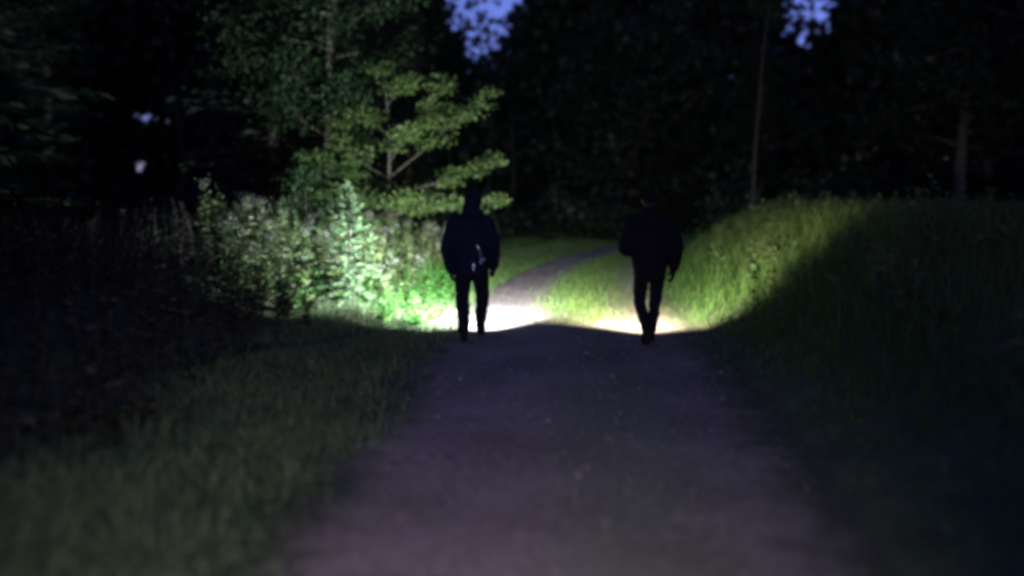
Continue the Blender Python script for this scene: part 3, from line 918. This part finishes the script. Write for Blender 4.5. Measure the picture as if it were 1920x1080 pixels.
        link('sole', bake(a, 'sole', 0.007, 1, mat=M['sole']), parent=bo)
    return root, jk

def torch(loc, direc, label, lens, col, energy, size, blend, core=None):
    """hand torch: knurled barrel, flared head, lit lens and its own lamp"""
    d = Vector(direc).normalized()
    root = empty('flashlight', loc)
    root.rotation_mode = 'QUATERNION'
    root.rotation_quaternion = d.to_track_quat('Y', 'Z')
    a = Acc()
    prof = [(-0.075, 0.010), (-0.073, 0.0125), (-0.045, 0.0125), (-0.043, 0.0135), (0.02, 0.0135), (0.024, 0.0125), (0.032, 0.015), (0.045, 0.019), (0.062, 0.0195), (0.064, 0.018)]
    tube(a, [[0, q, 0] for q, _ in prof], [r for _, r in prof], 16)
    ellips(a, (0, -0.074, 0), (0.010, 0.003, 0.010), 12, 6)
    link('barrel', a.mesh('barrel', M['torchbody'], True), parent=root)
    a = Acc(); ellips(a, (0, 0.0, 0.0138), (0.005, 0.008, 0.002), 10, 6)
    link('switch', a.mesh('switch', M['sole'], True), parent=root)
    a = Acc(); ellips(a, (0, 0.061, 0), (0.0165, 0.002, 0.0165), 16, 8)
    link('lens', a.mesh('lens', M[lens], True), parent=root)
    ld = bpy.data.lights.new('torch_lamp', 'SPOT')
    ld.energy = energy; ld.color = col; ld.spot_size = R(size); ld.spot_blend = blend; ld.shadow_soft_size = 0.016
    lo = bpy.data.objects.new('torch_lamp', ld); C.objects.link(lo)
    lo.parent = root; lo.location = (0, 0.085, 0); lo.rotation_euler = (R(90), 0, 0)
    if core:  # hot centre of the beam
        ld = bpy.data.lights.new('torch_core_lamp', 'SPOT')
        ld.energy = core[0]; ld.color = col; ld.spot_size = R(core[1]); ld.spot_blend = core[2]; ld.shadow_soft_size = 0.016
        lo = bpy.data.objects.new('torch_core_lamp', ld); C.objects.link(lo)
        lo.parent = root; lo.location = (0, 0.085, 0); lo.rotation_euler = (R(90), 0, 0)
    tag(root, label, 'flashlight')
    return root

# left walker
P1 = (-0.86, 9.35, gz(-0.86, 9.35) + 0.010)
J1 = dict(head=(0.03, 0.05, 1.615), neck=(0.015, 0.015, 1.475), pelvis=(0, 0, 0.94), hood=True,
          shl=(-0.180, 0.0, 1.37), ell=(-0.262, -0.05, 1.08), wrl=(-0.240, 0.06, 0.82),
          shr=(0.190, 0.0, 1.37), elr=(0.268, -0.04, 1.08), wrr=(0.248, 0.16, 0.84),
          handl=((0.08, 0.12, -1.0), (1, 0, -0.1), 0.35), thumbl=-1, handr=((0.02, 0.55, -0.85), (-1, 0.1, 0), 0.85), thumbr=1,
          hipl=(-0.090, 0, 0.90), knl=(-0.100, 0.03, 0.50), anl=(-0.060, -0.20, 0.11), tol=(-0.075, -0.03, 0.047),
          hipr=(0.095, 0, 0.90), knr=(0.118, 0.17, 0.51), anr=(0.082, 0.27, 0.10), tor=(0.098, 0.45, 0.055),
          torso=[(0, 0, 0.74, 0.175, 0.13), (0, 0, 0.78, 0.19, 0.145), (0, 0, 0.95, 0.19, 0.145), (0, 0, 1.15, 0.215, 0.15), (0.005, 0.0, 1.32, 0.222, 0.145),
                 (0.01, 0.01, 1.42, 0.180, 0.120), (0.015, 0.015, 1.50, 0.10, 0.085)],
          sleeve=(0.086, 0.094, 0.091, 0.083, 0.066), leg=(0.108, 0.101, 0.084, 0.080, 0.068))
man1, jk1 = make_person(P1, R(-2), J1, 'person in a hooded dark jacket with white reflective marks walking on the left',
                        dict(jacket=M['jacket_navy'], trouser=M['trouser']))

# right walker
P2 = (1.20, 9.10, gz(1.20, 9.10) + 0.010)
J2 = dict(head=(-0.01, 0.06, 1.635), neck=(-0.005, 0.02, 1.49), pelvis=(0, 0, 0.94), hood=False,
          shl=(-0.200, 0.0, 1.41), ell=(-0.280, -0.02, 1.10), wrl=(-0.130, 0.22, 1.02),
          shr=(0.205, 0.0, 1.41), elr=(0.290, -0.03, 1.10), wrr=(0.275, 0.06, 0.86),
          handl=((0.35, 0.85, -0.15), (0.6, -0.2, -0.6), 0.85), thumbl=-1, handr=((-0.02, 0.15, -1.0), (-1, 0, 0), 0.35), thumbr=1,
          hipl=(-0.090, 0, 0.90), knl=(-0.098, 0.04, 0.50), anl=(-0.052, -0.24, 0.15), tol=(-0.058, -0.09, 0.050),
          hipr=(0.090, 0, 0.90), knr=(0.092, 0.13, 0.50), anr=(0.052, 0.16, 0.10), tor=(0.066, 0.34, 0.045),
          torso=[(0, 0, 0.72, 0.165, 0.125), (0, 0, 0.76, 0.175, 0.14), (0, 0, 0.92, 0.205, 0.145), (0, 0, 1.12, 0.225, 0.15), (0.0, 0.0, 1.32, 0.23, 0.145),
                 (0, 0.01, 1.44, 0.185, 0.115), (-0.005, 0.02, 1.51, 0.10, 0.085)],
          sleeve=(0.086, 0.090, 0.084, 0.074, 0.056), leg=(0.100, 0.084, 0.070, 0.066, 0.052))
man2, jk2 = make_person(P2, R(1), J2, 'person in a plain black jacket and cap walking on the right',
                        dict(jacket=M['jacket_black'], trouser=M['trouser']))

# reflective drawcord and tag on the back of the left jacket
def ribbon(acc, pts, widths):
    """flat reflective tape, 3 mm thick, lying on the cloth and facing backwards"""
    pts = np.asarray(pts, float); k = len(pts)
    w = np.broadcast_to(np.asarray(widths, float), (k,))[:, None] * 0.5
    nrm = unit(np.array([0.07, -1.0, 0.05]))
    side = unit(np.cross(unit(np.gradient(pts, axis=0)), nrm))
    lf, rt = pts - side * w, pts + side * w
    bk = -nrm * 0.003
    v = np.concatenate([lf, rt, rt + bk, lf + bk])
    f = []
    for q in range(k - 1):
        for c in range(4):
            d = (c + 1) % 4
            f.append([c * k + q, d * k + q, d * k + q + 1, c * k + q + 1])
    f.append([0, k, 2 * k, 3 * k]); f.append([k - 1, 4 * k - 1, 3 * k - 1, 2 * k - 1])
    acc.add(v, f)
def on_back(pts):
    """drop points onto the back of the jacket, 5 mm proud of it"""
    me_ = jk1.data
    co = np.empty(len(me_.vertices) * 3, np.float32); me_.vertices.foreach_get('co', co); co = co.reshape(-1, 3)
    out = []
    for x, z in pts:
        near = co[((co[:, 0] - x) ** 2 + (co[:, 2] - z) ** 2 < 0.02 ** 2)]
        out.append((x, float(near[:, 1].min()) - 0.006, z))
    return out
a = Acc()
ribbon(a, on_back([(0.080, 1.125), (0.098, 1.105), (0.115, 1.075), (0.132, 1.040), (0.150, 1.000), (0.166, 0.965), (0.178, 0.935)]), [0.010, 0.016, 0.015, 0.013, 0.011, 0.010, 0.008])
ribbon(a, on_back([(0.112, 1.070), (0.124, 1.035), (0.132, 0.995), (0.136, 0.955), (0.137, 0.925)]), [0.008, 0.010, 0.011, 0.011, 0.011])
ribbon(a, on_back([(0.137, 0.928), (0.137, 0.916), (0.137, 0.904)]), [0.014, 0.024, 0.016])
link('reflective_cord', a.mesh('reflective_cord', M['tape']), parent=jk1)
a = Acc()
ribbon(a, on_back([(0.036, 0.894), (0.046, 0.903), (0.058, 0.898), (0.060, 0.884), (0.050, 0.870), (0.043, 0.854), (0.048, 0.838), (0.060, 0.826)]),
       [0.012, 0.018, 0.020, 0.019, 0.018, 0.019, 0.021, 0.016])
link('reflective_tag', a.mesh('reflective_tag', M['tape']), parent=jk1)

# torches in the walkers' hands
torch((P1[0] + 0.225, P1[1] + 0.30, P1[2] + 0.765), (-0.46, 1.0, -0.15), 'lit torch held low in the left walker\'s right hand', 'cool_lens',
      (0.87, 0.98, 1.0), 6200, 132, 1.0)
torch((P2[0] - 0.045, P2[1] + 0.36, P2[2] + 0.98), (0.06, 1.0, -0.24), 'lit torch held in front of the right walker\'s belly', 'warm_lens',
      (1.0, 0.93, 0.72), 3300, 120, 1.0)

# the torch the photographer carries, level with the camera: its weak spill shows on the near path and in the reflective cord
torch((0.22, -0.12, 1.25), (-0.18, 1.0, -0.41), 'dim torch carried by the photographer just behind the picture', 'cool_lens',
      (1.0, 0.86, 0.92), 640, 76, 1.0)
